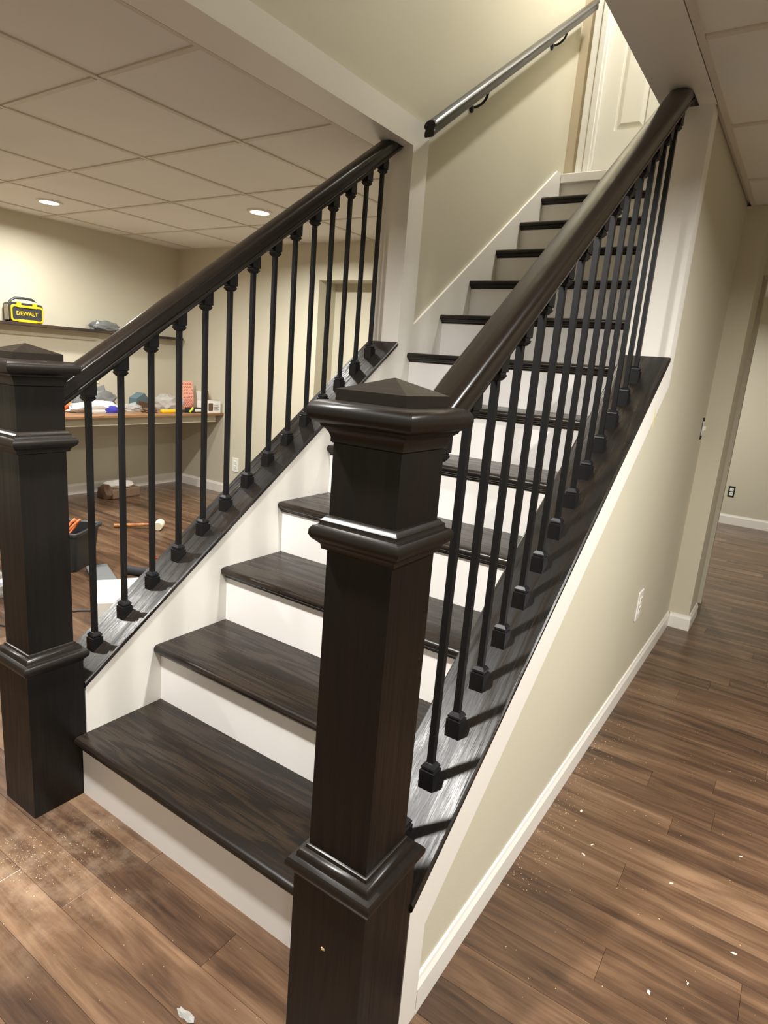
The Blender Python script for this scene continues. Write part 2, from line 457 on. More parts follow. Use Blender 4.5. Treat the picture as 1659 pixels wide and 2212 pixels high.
# ------------------------------------------------------------------ ceiling with lay-in tiles
cb = MB()
for a in ((XL, -0.15, YF, YB + 0.3), (XO, XE, YF, 6.5), (-0.15, XO, YF, YH - 0.1), (-0.4, XO, 3.5, 6.5)):
    cb.box(*a, ZC + 0.02, ZC + 0.06)
ceil = struct('ceiling', cb, 'tile')
P = 0.68
xs_l = [-0.165 - 0.555 - P * k for k in range(-1, 6)]            # grid lines left of the stairs
gy = [1.235 + P * k for k in range(-7, 9)]
def tile_area(x0, x1, y0, y1, xg, yg):
    xs = sorted([x0] + [g for g in xg if x0 + 0.03 < g < x1 - 0.03] + [x1])
    ys = sorted([y0] + [g for g in yg if y0 + 0.03 < g < y1 - 0.03] + [y1])
    for i in range(len(xs) - 1):
        for j in range(len(ys) - 1):
            mb = MB().box(xs[i] + 0.012, xs[i + 1] - 0.012, ys[j] + 0.012, ys[j + 1] - 0.012, ZC + 0.006, ZC + 0.02)
            obj('ceiling_tile', mb, 'tile', ceil)
    for xx in xs:
        a, b = (xx, xx + 0.02) if xx == x0 else ((xx - 0.02, xx) if xx == x1 else (xx - 0.011, xx + 0.011))
        obj('grid_bar', MB().box(a, b, y0, y1, ZC, ZC + 0.0199), 'grid', ceil)
    for yy in ys:
        a, b = (yy, yy + 0.02) if yy == y0 else ((yy - 0.02, yy) if yy == y1 else (yy - 0.011, yy + 0.011))
        for i in range(len(xs) - 1):
            obj('grid_bar', MB().box(xs[i] + 0.021, xs[i + 1] - 0.021, a, b, ZC + 0.0005, ZC + 0.0195), 'grid', ceil)
tile_area(XL, -0.167, YF, YB, xs_l, gy)
gyr = [1.105 + 0.665 * k for k in range(-7, 9)]
xs_r = [1.16 + P * k for k in range(1, 6)]
tile_area(1.16, XE, YF, 2.868, xs_r, gyr)
tile_area(1.252, XE, 3.35, 6.43, xs_r, gyr)
tile_area(-0.16, 1.158, YF, YH - 0.102, [0.46], gy)

# ------------------------------------------------------------------ white trim around the stairwell
# soffit boards, face casings, column jambs
tr = MB().box(-0.165, 0.0, YH, YC + 0.015, ZC, ZC + 0.016); struct('trim_1', tr, 'white', label='white soffit board under the stairwell edge by the desk room')
tr = MB().box(-0.012, 0.0, YH, 1.66, ZC + 0.016, ZC + 0.105, 0); struct('trim_2', tr, 'white', label='white casing along the top of the open stair side')
tr = MB().box(-0.165, 0.0, YC, YC + 0.015, cap_z(YC) - 0.0202, ZC); struct('trim_3', tr, 'white', label='white column face the desk side handrail dies into')
sk = lambda y: 1.527 + (y - 1.66) * 0.6913 + 0.0004
tr = MB().prism([(YC + 0.015, sk(YC + 0.015)), (1.66, sk(1.66)), (1.66, ZC + 0.016), (YC + 0.015, ZC + 0.016)], 'x', -0.012, 0.0); struct('trim_4', tr, 'white', label='white upright casing beside the stairwell wall')
tr = MB().box(W, 1.157, YH, YC + 0.015, ZC, ZC + 0.016); struct('trim_5', tr, 'white', label='white soffit board above the beige stair wall')
tr = MB().box(W, W + 0.012, YH, 1.66, ZC + 0.016, ZC + 0.105); struct('trim_6', tr, 'white')
tr = MB().box(W, 1.152, YC, YC + 0.015, cap_z(YC) - 0.02, ZC); struct('trim_7', tr, 'white', label='white column face above the beige stair wall')
tr = MB().prism([(YC + 0.015, sk(YC + 0.015)), (1.66, sk(1.66)), (1.66, ZC + 0.016), (YC + 0.015, ZC + 0.016)], 'x', W, W + 0.012); struct('trim_8', tr, 'white')
# outer face of the right wall: upright casing, raking band under the cap, leg behind the newel
yk = 1.62
cz = lambda y, d: cap_z(y) - 0.021 - d
poly = [(-0.022, 0), (0.048, 0), (0.048, cz(0.048, 0.135)), (yk, cz(yk, 0.135)), (yk, ZC), (YC + 0.0151, ZC), (YC + 0.0151, cz(YC + 0.015, 0)), (-0.022, cz(-0.022, 0))]
struct('trim_9', MB().prism(poly, 'x', XO, XO + 0.012), 'white', label='white raking trim band under the sloping dark cap')

# baseboards
def base_run(mb, p0, p1, side, h=0.085, d=0.013):
    """p0->p1 along the wall, side = unit normal into the room"""
    p0, p1 = Vector(p0), Vector(p1); n = Vector(side)
    prof = [(0, 0), (d, 0), (d, h - 0.02), (d * 0.6, h - 0.008), (d * 0.45, h), (0, h)]
    rs = []
    for p in (p0, p1):
        rs.append([(p.x + n.x * a, p.y + n.y * a, b) for a, b in prof])
    mb.rings(rs)
struct_b = MB(); base_run(struct_b, (XL, YF), (XL, YB), (1, 0), 0.095); struct('baseboard_left', struct_b, 'white')
bb = MB(); base_run(bb, (XL + 0.013, YB), (-1.905, YB), (0, -1), 0.095); base_run(bb, (-1.905, YB + 0.22), (-0.15, YB + 0.22), (0, -1), 0.095); struct('baseboard_back', bb, 'white')
bb = MB(); base_run(bb, (XO, 0.048), (XO, 2.87), (1, 0)); base_run(bb, (XO + 0.013, 2.87), (1.263, 2.87), (0, -1)); base_run(bb, (1.25, 2.87), (1.25, 3.16), (1, 0)); struct('baseboard_right', bb, 'white')
bb = MB(); base_run(bb, (-0.4, 6.44), (XE, 6.44), (0, -1), 0.1); struct('baseboard_far', bb, 'white')

# ------------------------------------------------------------------ door at the top of the stairs
door = struct('door_1', MB().box(0.166, 0.83, 3.375, 3.40, 2.625, 4.76), 'door', label='white panelled door at the top of the stairs')
xa, xb = 0.166, 0.83
sw = 0.10
xm = (xa + xb) / 2
zr = [2.625, 2.845, 3.42, 3.54, 4.12, 4.22, 4.62, 4.76]
fr = MB()
for a, b in ((xa, xa + sw), (xm - 0.05, xm + 0.05), (xb - sw, xb)):
    fr.box(a, b, 3.362, 3.3749, zr[0], zr[-1])
for a, b in ((zr[0], zr[1]), (zr[2], zr[3]), (zr[4], zr[5]), (zr[6], zr[7])):
    for q0, q1 in ((xa + sw, xm - 0.05), (xm + 0.05, xb - sw)):
        fr.box(q0, q1, 3.362, 3.3749, a, b)
obj('stile_frame', fr, 'door', door)
for q0, q1 in ((xa + sw, xm - 0.05), (xm + 0.05, xb - sw)):
    for a, b in ((zr[1], zr[2]), (zr[3], zr[4]), (zr[5], zr[6])):
        i = 0.012; k = 0.034
        mb = MB().rings([[(q0 + e, yy, a + e), (q1 - e, yy, a + e), (q1 - e, yy, b - e), (q0 + e, yy, b - e)] for e, yy in ((i, 3.3749), (i, 3.374), (k, 3.364), (k + 0.004, 3.3635))])
        obj('panel', mb, 'door', door)
kn = MB().lathe([(0.0, 0.0), (0.024, 0.0), (0.024, 0.006), (0.010, 0.01), (0.010, 0.03), (0.024, 0.04), (0.027, 0.052), (0.02, 0.064), (0, 0.067)], n=20)
kn.xf(Matrix.Translation((xb - 0.06, 3.362, 3.6)) @ Matrix.Rotation(math.pi / 2, 4, 'X')); obj('knob', kn, 'iron', door, smooth=True)
def casing(x0, x1, z0, z1):
    return MB().box(x0, x1, 3.322, 3.3399, z0, z1, 0.003)
cs = MB().box(0.066, 0.115, 3.325, 3.3399, 2.602, 4.86, 0.004).box(0.1151, 0.152, 3.318, 3.3399, 2.602, 4.86, 0.004)
cs.box(0.152, 0.165, 3.328, 3.40, 2.602, 4.77)
struct('trim_10', cs, 'white', label='white door casing at the top of the stairs')
cs = MB().box(0.845, 0.93, 3.32, 3.3399, 2.602, 4.86, 0.004).box(0.831, 0.845, 3.328, 3.40, 2.602, 4.77)
struct('trim_11', cs, 'white'); 
struct('trim_12', MB().box(0.153, 0.844, 3.32, 3.3399, 4.77, 4.86, 0.004), 'white')

# ------------------------------------------------------------------ staircase
st = thing('staircase', (W / 2, 0, 0), 'staircase with dark stained oak treads and white risers', 'staircase')
G = 0.0006
def nose_prof(yf, yb, zt, th=0.027):
    r = th / 2
    pts = [(yb, zt - th), (yb, zt)]
    for k in range(0, 9):
        a = math.pi / 2 + math.pi * k / 8
        pts.append((yf + r + r * math.cos(a), zt - r + r * math.sin(a)))
    return pts
for k in range(1, 13):
    t_ = obj('tread', MB().prism(nose_prof((k - 1) * T - NO, k * T, k * R), 'x', G, W - G), 'wood_x', st, smooth=True)
    y0 = (k - 1) * T; z1 = k * R - 0.027
    cv = [(y0, z1), (y0 - 0.014, z1), (y0 - 0.013, z1 - 0.004), (y0 - 0.006, z1 - 0.008), (y0 - 0.003, z1 - 0.014), (y0, z1 - 0.014)]
    obj('cove_molding', MB().prism(cv, 'x', G, W - G), 'wood_x', t_, root=st)
for k in range(1, 14):
    y0 = (k - 1) * T
    obj('riser', MB().box(G, W - G, y0, y0 + 0.015, (k - 1) * R, k * R - (0.027 if k < 13 else 0.055)), 'riser_white', st)
obj('landing_nosing', MB().box(G, W - G, 12 * T - 0.03, 3.317, 2.545, 2.602, 0.005), 'white', st)
def skirt(x0, x1, y0):
    zb = lambda y: cap_z(y) - 0.0205
    pts = [(y0, 0.0), (3.3, 0.0), (3.3, 2.6), (3.215, 2.602), (1.66, 1.527), (YC + 0.0152, 1.527 - (1.66 - YC - 0.0152) * 0.6913), (YC + 0.0152, zb(YC)), (YC, zb(YC)), (y0, zb(y0))]
    return MB().prism(pts, 'x', x0, x1)
struct('trim_13', skirt(-0.012, 0.0, 0.016), 'white', label='white stepped stair skirt toward the desk room')
struct('trim_14', skirt(W, W + 0.012, -0.022), 'white', label='white stair skirt inside the beige knee wall')

# ------------------------------------------------------------------ sloping caps on the knee walls
def cap(x0, x1, y0, label):
    z = cap_z; e = 0.004
    ys = [y0, YC - 0.0005]
    prof = [(x0 + e, -0.02), (x1 - e, -0.02), (x1, -0.02 + e), (x1, -e), (x1 - e, 0), (x0 + e, 0), (x0, -e), (x0, -0.02 + e)]
    mb = MB().rings([[(x, yy, z(yy) + dz) for x, dz in prof] for yy in ys])
    return tag(obj('knee_wall_cap', mb, 'wood_cap'), label, 'wall cap')
cap(CAPX[0], CAPX[1], 0.0135, 'dark oak sloping cap board on the white knee wall toward the desk room')
cap(CAPXR[0], CAPXR[1], -0.0235, 'dark oak sloping cap board on top of the beige knee wall')

# ------------------------------------------------------------------ newel posts
def newel(cx, cy, label, chip):
    t = thing('newel_post', (cx, cy, 0), label, 'newel post', )
    def sq(prof): return MB().square_lathe(prof, cx, cy)
    obj('base', sq([(0.0792, 0.0), (0.0792, 0.448)]), 'wood_z', t)
    obj('base_molding', sq([(0.0796, 0.436), (0.083, 0.443), (0.089, 0.449), (0.0925, 0.457), (0.092, 0.465), (0.088, 0.471), (0.079, 0.473), (0.0775, 0.476), (0.0775, 0.481), (0.073, 0.487), (0.067, 0.489), (0.0655, 0.495), (0.0625, 0.497)]), 'wood_mold', t, smooth=True)
    obj('shaft', sq([(0.062, 0.4485), (0.062, 1.244)]), 'wood_z', t)
    obj('collar', sq([(0.0622, 1.043), (0.069, 1.046), (0.070, 1.053), (0.075, 1.058), (0.081, 1.063), (0.0845, 1.070), (0.084, 1.078), (0.080, 1.084), (0.074, 1.0855), (0.0725, 1.089), (0.0725, 1.093), (0.068, 1.096), (0.066, 1.100), (0.0622, 1.101)]), 'wood_mold', t, smooth=True)
    obj('cap_molding', sq([(0.0622, 1.214), (0.0655, 1.2165), (0.0655, 1.223), (0.068, 1.230), (0.072, 1.236), (0.077, 1.2395), (0.078, 1.243), (0.084, 1.245), (0.0905, 1.251), (0.0935, 1.259), (0.093, 1.267), (0.089, 1.274), (0.081, 1.278), (0.063, 1.279)]), 'wood_mold', t, smooth=True)
    obj('cap', sq([(0.063, 1.2792), (0.063, 1.2958), (0.0008, 1.3178)]), 'wood_mold', t)
    if chip:
        mb = MB().blob((cx - 0.004, cy - 0.0795, 0.318), (0.004, 0.0008, 0.003), 0.5, 3, 2, 2, False)
        o = obj('bare_wood_chip', mb, 'sawdust', t); o['label'] = 'pale chip in the dark stain'
    return t
newel(XNL, YNL, 'dark oak box newel post by the desk room railing, standing at the bottom stair end', False)
newel(XNR, YNR, 'dark oak box newel post before the beige knee wall, chipped at its base', True)

# ------------------------------------------------------------------ hand rails
HALF = [(0.0, 0.0), (0.012, -0.0008), (0.021, -0.003), (0.028, -0.0075), (0.0325, -0.015), (0.0335, -0.022), (0.0315, -0.034), (0.0295, -0.048), (0.029, -0.056), (0.0268, -0.0585), (0.0268, -0.061), (0.029, -0.0635), (0.028, -0.071), (0.023, -0.078), (0.022, -0.080)]
PROF = HALF + [(-x, z) for x, z in reversed(HALF[1:])]
def rail(cx, y0, rz, label):
    rs = []
    yys = [y0, 0.4, 0.8, 1.2] + [1.3 + 0.02 * k for k in range(12)] + [YC - 0.001]
    for yy in yys:
        rs.append([(cx + x, yy, min(rz(yy) + dz, ZC - 0.0012 - abs(x) * 0.02)) for x, dz in PROF])
    return tag(obj('handrail', MB().rings(rs), 'wood_y', smooth=True), label, 'handrail')
rail(XNL, YNL + 0.0625, rail_l, 'dark oak handrail on black balusters beside the desk room')
rail(XNR, YNR + 0.0625, rail_r, 'dark oak handrail on black balusters over the beige knee wall')

# ------------------------------------------------------------------ balusters
def make_baluster(H):
    t = thing('baluster', (0, 0, 0), '', 'baluster')
    hb = 0.0072
    obj('bar', MB().square_lathe([(hb, 0.012), (hb, H - 0.012)]), 'iron', t)
    prof = [(0.0172, 0.030), (0.0172, 0.0305), (0.0140, 0.0315), (0.0140, 0.0355), (0.0160, 0.0365), (0.0150, 0.040), (0.0100, 0.047), (0.0076, 0.048)]
    def shoe(sgn, zoff, slope, emb):
        rs = [[(sx * 0.0172, sy * 0.0172, zoff + sgn * emb + slope * sy * 0.0172) for sx, sy in ((-1, -1), (1, -1), (1, 1), (-1, 1))]]
        for h, z in prof:
            rs.append([(sx * h, sy * h, zoff + sgn * z) for sx, sy in ((-1, -1), (1, -1), (1, 1), (-1, 1))])
        return MB().rings(rs)
    obj('shoe', shoe(1, 0, SL, 0.0), 'iron', t)
    obj('shoe', shoe(-1, H, 0.70, -0.003), 'iron', t)
    return t
ORD = ['first', 'second', 'third', 'fourth', 'fifth', 'sixth', 'seventh', 'eighth', 'ninth', 'tenth', 'eleventh', 'twelfth', 'thirteenth', 'fourteenth']
for side, cx, y0, dy, H in (('railing beside the desk room', XNL, 0.0976, 0.1031, 0.793), ('railing over the beige wall', XNR, 0.0538, 0.1044, 0.829)):
    proto = make_baluster(H)
    for k in range(14):
        o = proto if k == 0 else copy_tree(proto)
        yy = y0 + k * dy
        o.location = (cx, yy, cap_z(yy))
        o['label'] = 'black iron baluster, %s up from the newel, in the %s' % (ORD[k], side)
        o['group'] = 'balusters of the ' + side

# ------------------------------------------------------------------ wall-mounted handrail
wr = thing('wall_handrail', (0.07, 1.545, 2.28), 'grey-brown handrail on curved black brackets along the stairwell wall', 'handrail')
H2 = [(0.0, 0.0), (0.012, -0.002), (0.021, -0.008), (0.0255, -0.018), (0.024, -0.027), (0.019, -0.032), (0.019, -0.037), (0.021, -0.042), (0.021, -0.056), (0.017, -0.062), (0.0, -0.062)]
P2 = H2 + [(-x, z) for x, z in reversed(H2[1:-1])]
wz = lambda y: 2.330 + 0.70 * (y - 1.537)
obj('rail', MB().rings([[(0.07 + x, yy, wz(yy) + dz) for x, dz in P2] for yy in (1.551, 2.2, 2.8, 3.29)]), 'wood_y', wr, smooth=True)
obj('end_cap', MB().rings([[(0.07 + x * 1.06, yy, wz(yy) + 0.001 + dz * 1.05) for x, dz in P2] for yy in (1.541, 1.5508)]), 'wood_z', wr)
for by in (2.03, 2.90):
    bz = wz(by) - 0.062
    pts = []
    for k in range(9):
        a = math.pi / 2 * k / 8
        pts.append((0.004 + 0.066 * math.sin(a), by, bz - 0.002 - 0.055 * math.cos(a)))
    br = obj('bracket', MB().tube(pts, 0.0062, 8), 'iron', wr, smooth=True)
    pl = MB().lathe([(0.0, 0.0), (0.021, 0.0), (0.021, 0.004), (0.012, 0.010), (0.0, 0.011)], n=18).xf(Matrix.Translation((-0.0118, by, bz - 0.057)) @ Matrix.Rotation(math.pi / 2, 4, 'Y'))
    obj('wall_plate', pl, 'iron', br, root=wr, smooth=True)

# ------------------------------------------------------------------ ceiling lights and added fills
for lx, ly, lz, w, lab in LIGHTS:
    t = thing('downlight', (lx, ly, lz), lab, 'ceiling light', 'round recessed ceiling lights')
    zb = lz + (0.006 if lz < 3 else 0.0)
    obj('trim_ring', MB().lathe([(0.062, zb - lz), (0.084, zb - lz), (0.084, -0.003), (0.078, -0.0065), (0.062, -0.0045), (0.062, zb - lz)], (lx, ly, lz), 32, False), 'plastic_white', t, smooth=True)
    obj('lens', MB().lathe([(0.0, -0.0035), (0.0618, -0.0035), (0.0618, -0.001), (0.0, -0.001)], (lx, ly, lz), 32), 'lens', t)
    sd = bpy.data.lights.new('downlight_bulb', 'AREA')
    sd.energy = w; sd.color = LIGHT_COL; sd.shape = 'DISK'; sd.size = 0.12; sd.spread = math.radians(164)
    so = bpy.data.objects.new('downlight_bulb', sd); C.objects.link(so)
    so.location = (0, 0, -0.009); so.parent = t

# ------------------------------------------------------------------ desk and shelf of the left room
dk = thing('wall_desk', (-3.34, 2.0, 0.69), 'long honey wood counter desk with pale apron fixed in the room corner', 'desk')
obj('desk_top', MB().box(XL + 0.001, -3.0, 0.35, YB - 0.001, 0.75, 0.772, 0.003), 'desk_wood', dk)
obj('apron', MB().box(-3.075, -3.055, 0.36, YB - 0.05, 0.685, 0.7495), 'apron', dk)
obj('wall_cleat', MB().box(XL + 0.001, XL + 0.02, 0.36, YB - 0.05, 0.685, 0.7495), 'apron', dk)
sh = thing('wall_shelf', (-3.55, 2.0, 1.35), 'long dark wall shelf with a pale rounded board beneath it', 'shelf')
obj('shelf_board', MB().box(XL + 0.001, -3.555, 0.6, 3.19, 1.412, 1.434, 0.002), 'shelf_wood', sh)
pp = [(0.62, 1.4115), (0.62, 1.343), (2.335, 1.343), (2.36, 1.348), (2.373, 1.362), (2.377, 1.385), (2.377, 1.4115)]
obj('backing_board', MB().prism(pp, 'x', XL + 0.001, XL + 0.018), 'apron', sh)
obj('backing_board', MB().prism([(2.5, 1.4115), (2.5, 1.396), (3.14, 1.396), (3.14, 1.4115)], 'x', XL + 0.001, XL + 0.02), 'apron', sh)

# yellow and black jobsite speaker (front faces +x)
sp = thing('jobsite_speaker', (-3.545, 1.67, 1.4345), 'yellow and black portable speaker with carry handle on the wall shelf', 'speaker')
z0 = 1.4345
def rrect(y0, y1, z0_, z1_, r, top=None, n=4):
    pts = []
    for cy, cz_, a0 in ((y1 - r, z1_ - r, 0), (y0 + r, z1_ - r, 90), (y0 + r, z0_ + r, 180), (y1 - r, z0_ + r, 270)):
        for k in range(n + 1):
            a = math.radians(a0 + 90 * k / n); pts.append((cy + r * math.cos(a), cz_ + r * math.sin(a)))
    return pts
sy0, sy1 = 1.542, 1.798
obj('body', MB().prism(rrect(sy0, sy1, z0, z0 + 0.145, 0.028), 'x', -3.60, -3.505), 'black_plastic', sp)
o_, i_ = rrect(sy0 + 0.006, sy1 - 0.004, z0 + 0.006, z0 + 0.128, 0.022), rrect(sy0 + 0.016, sy1 - 0.014, z0 + 0.018, z0 + 0.114, 0.018)
n_ = len(o_)
fm = MB().rings([[(-3.505, *q) for q in o_], [(-3.496, *q) for q in o_], [(-3.494, *q) for q in i_], [(-3.505, *q) for q in i_]], close=False)
fm.box(-3.506, -3.492, sy0 + 0.05, sy0 + 0.085, z0 + 0.118, z0 + 0.150, 0.004).box(-3.506, -3.492, sy1 - 0.085, sy1 - 0.05, z0 + 0.118, z0 + 0.150, 0.004)
fm.box(-3.506, -3.492, sy0 + 0.055, sy1 - 0.055, z0 + 0.110, z0 + 0.124, 0.003).box(-3.506, -3.492, sy0 + 0.055, sy1 - 0.055, z0 + 0.002, z0 + 0.022, 0.003)
obj('front_frame', fm, 'yellow', sp)
gr = obj('grille', MB().prism(i_, 'x', -3.5049, -3.499), 'dark_foam', sp)
lm = Matrix.Translation((-3.4985, (sy0 + sy1) / 2, z0 + 0.066)) @ Matrix(((0, 0, 1, 0), (1, 0, 0, 0), (0, 1, 0, 0), (0, 0, 0, 1)))
tm = text_mesh('DEWALT', 0.041, 0.0015, lm)
obj('lettering', tm, 'yellow', gr, root=sp)['label'] = 'yellow raised lettering'
obj('side_panel', MB().box(-3.585, -3.52, sy0 - 0.004, sy0 + 0.001, z0 + 0.012, z0 + 0.125, 0.003), 'apron', sp)
obj('control_panel', MB().prism([(sy0 + 0.03, z0 + 0.1455), (sy1 - 0.03, z0 + 0.1455), (sy1 - 0.045, z0 + 0.160), (sy0 + 0.045, z0 + 0.160)], 'x', -3.585, -3.51), 'pale_grey', sp)
hp = [(-3.548, sy0 + 0.012, z0 + 0.125), (-3.548, sy0 + 0.03, z0 + 0.155), (-3.548, sy0 + 0.062, z0 + 0.178), (-3.548, (sy0 + sy1) / 2, z0 + 0.182), (-3.548, sy1 - 0.062, z0 + 0.178), (-3.548, sy1 - 0.03, z0 + 0.155), (-3.548, sy1 - 0.012, z0 + 0.125)]
obj('handle', MB().tube(hp, 0.0095, 8), 'black_plastic', sp, smooth=True)

sp.location = Vector(sp.location) + Vector((-0.0735, 0.055, 0.0))
# grey plastic bag on the shelf
tag(obj('plastic_bag', MB().blob((-3.612, 2.40, 1.4345), (0.045, 0.13, 0.05), 0.35, 2.4, 3), 'grey_bag'), 'crumpled grey plastic bag on the dark wall shelf', 'bag')

ZD = 0.7725
# things on the desk
t = thing('tape_roll', (-3.35, 1.88, ZD), 'small orange roll standing at the end of the desk clutter', 'tape roll')
obj('roll', MB().lathe([(0.022, 0), (0.045, 0), (0.045, 0.045), (0.022, 0.045), (0.022, 0)], (0, 0, 0), 20, False).xf(Matrix.Translation((-3.35, 1.88, ZD + 0.0455)) @ Matrix.Rotation(math.radians(90), 4, 'X') @ Matrix.Translation((0, 0, -0.02))), 'orange', t)
wbg = tag(obj('plastic_bag', MB().blob((-3.25, 2.08, ZD), (0.09, 0.21, 0.055), 0.4, 2.2, 5), 'white_bag'), 'white printed plastic bag lying on the desk', 'bag')
pr_ = MB().blob((-3.172, 2.16, ZD + 0.022), (0.02, 0.07, 0.035), 0.3, 2, 8, 2, False); obj('blue_print', pr_, 'blue', wbg)
tag(obj('plastic_bag', MB().blob((-3.46, 2.20, ZD), (0.08, 0.17, 0.12), 0.45, 2.2, 9), 'grey_bag'), 'tall crumpled grey plastic bag behind the white bag on the desk', 'bag')
tag(obj('plastic_bag', MB().blob((-3.30, 2.44, ZD), (0.06, 0.08, 0.04), 0.5, 2.6, 11), 'clear_bag'), 'clear plastic wrapper beside the white bag on the desk', 'bag')
t = thing('tool_case', (-3.45, 2.62, ZD), 'slate blue folded pouch on brown paper on the desk', 'pouch')
mb = MB().prism([(-0.09, 0.0), (0.09, 0.0), (0.10, 0.07), (0.0, 0.135), (-0.10, 0.075)], 'x', -0.04, 0.04).xf(Matrix.Translation((-3.45, 2.62, ZD + 0.012)) @ Matrix.Rotation(math.radians(-8), 4, 'X') @ Matrix.Rotation(0.3, 4, 'Z'))
obj('pouch', mb, 'teal', t)
obj('flap', MB().prism([(-0.088, 0.002), (0.07, 0.002), (0.06, 0.05), (-0.07, 0.06)], 'x', 0.041, 0.046).xf(Matrix.Translation((-3.45, 2.62, ZD + 0.012)) @ Matrix.Rotation(math.radians(-8), 4, 'X') @ Matrix.Rotation(0.3, 4, 'Z')), 'brown', t)
tag(obj('plastic_bag', MB().blob((-3.40, 2.90, ZD), (0.10, 0.15, 0.085), 0.4, 2.2, 14), 'clear_bag'), 'clear bulging plastic bag between the blue pouch and the pink paper bag', 'bag')
tag(obj('paper_scrap', MB().blob((-3.16, 2.52, ZD), (0.05, 0.06, 0.026), 0.5, 2.6, 17), 'brown'), 'small brown paper scrap near the front of the desk', 'paper')
t = thing('yellow_knife', (-3.10, 2.70, ZD), 'yellow utility tool lying along the desk edge', 'tool')
obj('tool_body', MB().box(-3.125, -3.085, 2.60, 2.80, ZD, ZD + 0.028, 0.008), 'yellow', t)
obj('tool_tip', MB().box(-3.118, -3.092, 2.802, 2.86, ZD + 0.004, ZD + 0.022, 0.003), 'black_plastic', t)
t = thing('small_box', (-3.09, 2.95, ZD), 'flat dark box with a white label on the desk edge', 'box')
obj('carton', MB().box(-3.13, -3.06, 2.868, 3.005, ZD, ZD + 0.045, 0.002), 'black_plastic', t)
obj('white_label', MB().box(-3.0599, -3.059, 2.93, 2.998, ZD + 0.010, ZD + 0.034), 'white_card', t)
tag(obj('marker', MB().tube([(-3.05, 2.86, ZD + 0.009), (-3.045, 2.88, ZD + 0.03), (-3.04, 2.892, ZD + 0.052)], 0.009, 8), 'lime'), 'lime yellow marker leaning on the dark box', 'marker')
# patterned paper bag
t = thing('paper_bag', (-3.40, 3.10, ZD), 'upright paper bag printed with pink and orange letters', 'bag')
obj('bag_body', MB().rings([[(-3.435, 3.045, ZD), (-3.365, 3.045, ZD), (-3.365, 3.165, ZD), (-3.435, 3.165, ZD)], [(-3.432, 3.046, ZD + 0.12), (-3.368, 3.046, ZD + 0.12), (-3.368, 3.164, ZD + 0.12), (-3.432, 3.164, ZD + 0.12)], [(-3.408, 3.044, ZD + 0.26), (-3.392, 3.044, ZD + 0.26), (-3.392, 3.166, ZD + 0.26), (-3.408, 3.166, ZD + 0.26)]]), 'paper', t)
letters = {'pink': MB(), 'peach': MB()}
word = 'DUNKINDONUTS'
ci = 0
for i in range(8):
    for j in range(5):
        yy = 3.058 + j * 0.023; zz = ZD + 0.022 + i * 0.030
        fr_ = (zz - ZD) / 0.26
        xx = -3.3645 - 0.004 * min(1, fr_ / 0.46) - (0.0235 * max(0, (fr_ - 0.46) / 0.54))
        mt4 = Matrix.Translation((xx, yy, zz)) @ Matrix(((0, 0, 1, 0), (1, 0, 0, 0), (0, 1, 0, 0), (0, 0, 0, 1))) @ Matrix.Rotation(math.radians(45), 4, 'Z')
        k = 'pink' if (i - j) % 2 else 'peach'
        q = text_mesh(word[ci % 12], 0.036, 0.0006, mt4); letters[k].add(q.v, q.f); ci += 1
obj('letter_print', letters['pink'], 'pink', t)['label'] = 'pink printed letters'
obj('letter_print', letters['peach'], 'peach', t)['label'] = 'orange printed letters'
# white carton with open flap
t = thing('open_carton', (-3.12, 3.1, ZD), 'white carton with open brown flap and brown picture on the desk end', 'box')
x0_, x1_, y0_, y1_, h_ = -3.17, -3.02, 3.045, 3.195, 0.105
wallb = MB().box(x1_ - 0.003, x1_, y0_, y1_, ZD, ZD + h_).box(x0_, x0_ + 0.003, y0_, y1_, ZD, ZD + h_).box(x0_ + 0.003, x1_ - 0.003, y0_, y0_ + 0.003, ZD, ZD + h_).box(x0_ + 0.003, x1_ - 0.003, y1_ - 0.003, y1_, ZD, ZD + h_).box(x0_ + 0.003, x1_ - 0.003, y0_ + 0.003, y1_ - 0.003, ZD, ZD + 0.003)
obj('carton', wallb, 'white_card', t)
obj('flap', MB().box(-0.07, 0.07, 0, 0.002, 0, 0.09).xf(Matrix.Translation((-3.095, y0_, ZD + h_)) @ Matrix.Rotation(math.radians(12), 4, 'X')), 'white_card', t)
obj('flap', MB().box(0, 0.002, -0.072, 0.072, 0, 0.085).xf(Matrix.Translation((x0_, 3.12, ZD + h_)) @ Matrix.Rotation(math.radians(-14), 4, 'Y')), 'cardboard', t)
obj('picture', MB().prism(rrect(3.052, 3.105, ZD + 0.018, ZD + 0.09, 0.01), 'x', x1_, x1_ + 0.0006), 'brown', t)
lines = MB()
for k in range(5): lines.box(x1_, x1_ + 0.0006, 3.118, 3.180 - 0.012 * (k % 2), ZD + 0.024 + k * 0.014, ZD + 0.029 + k * 0.014)
obj('print_lines', lines, 'grey_print', t)

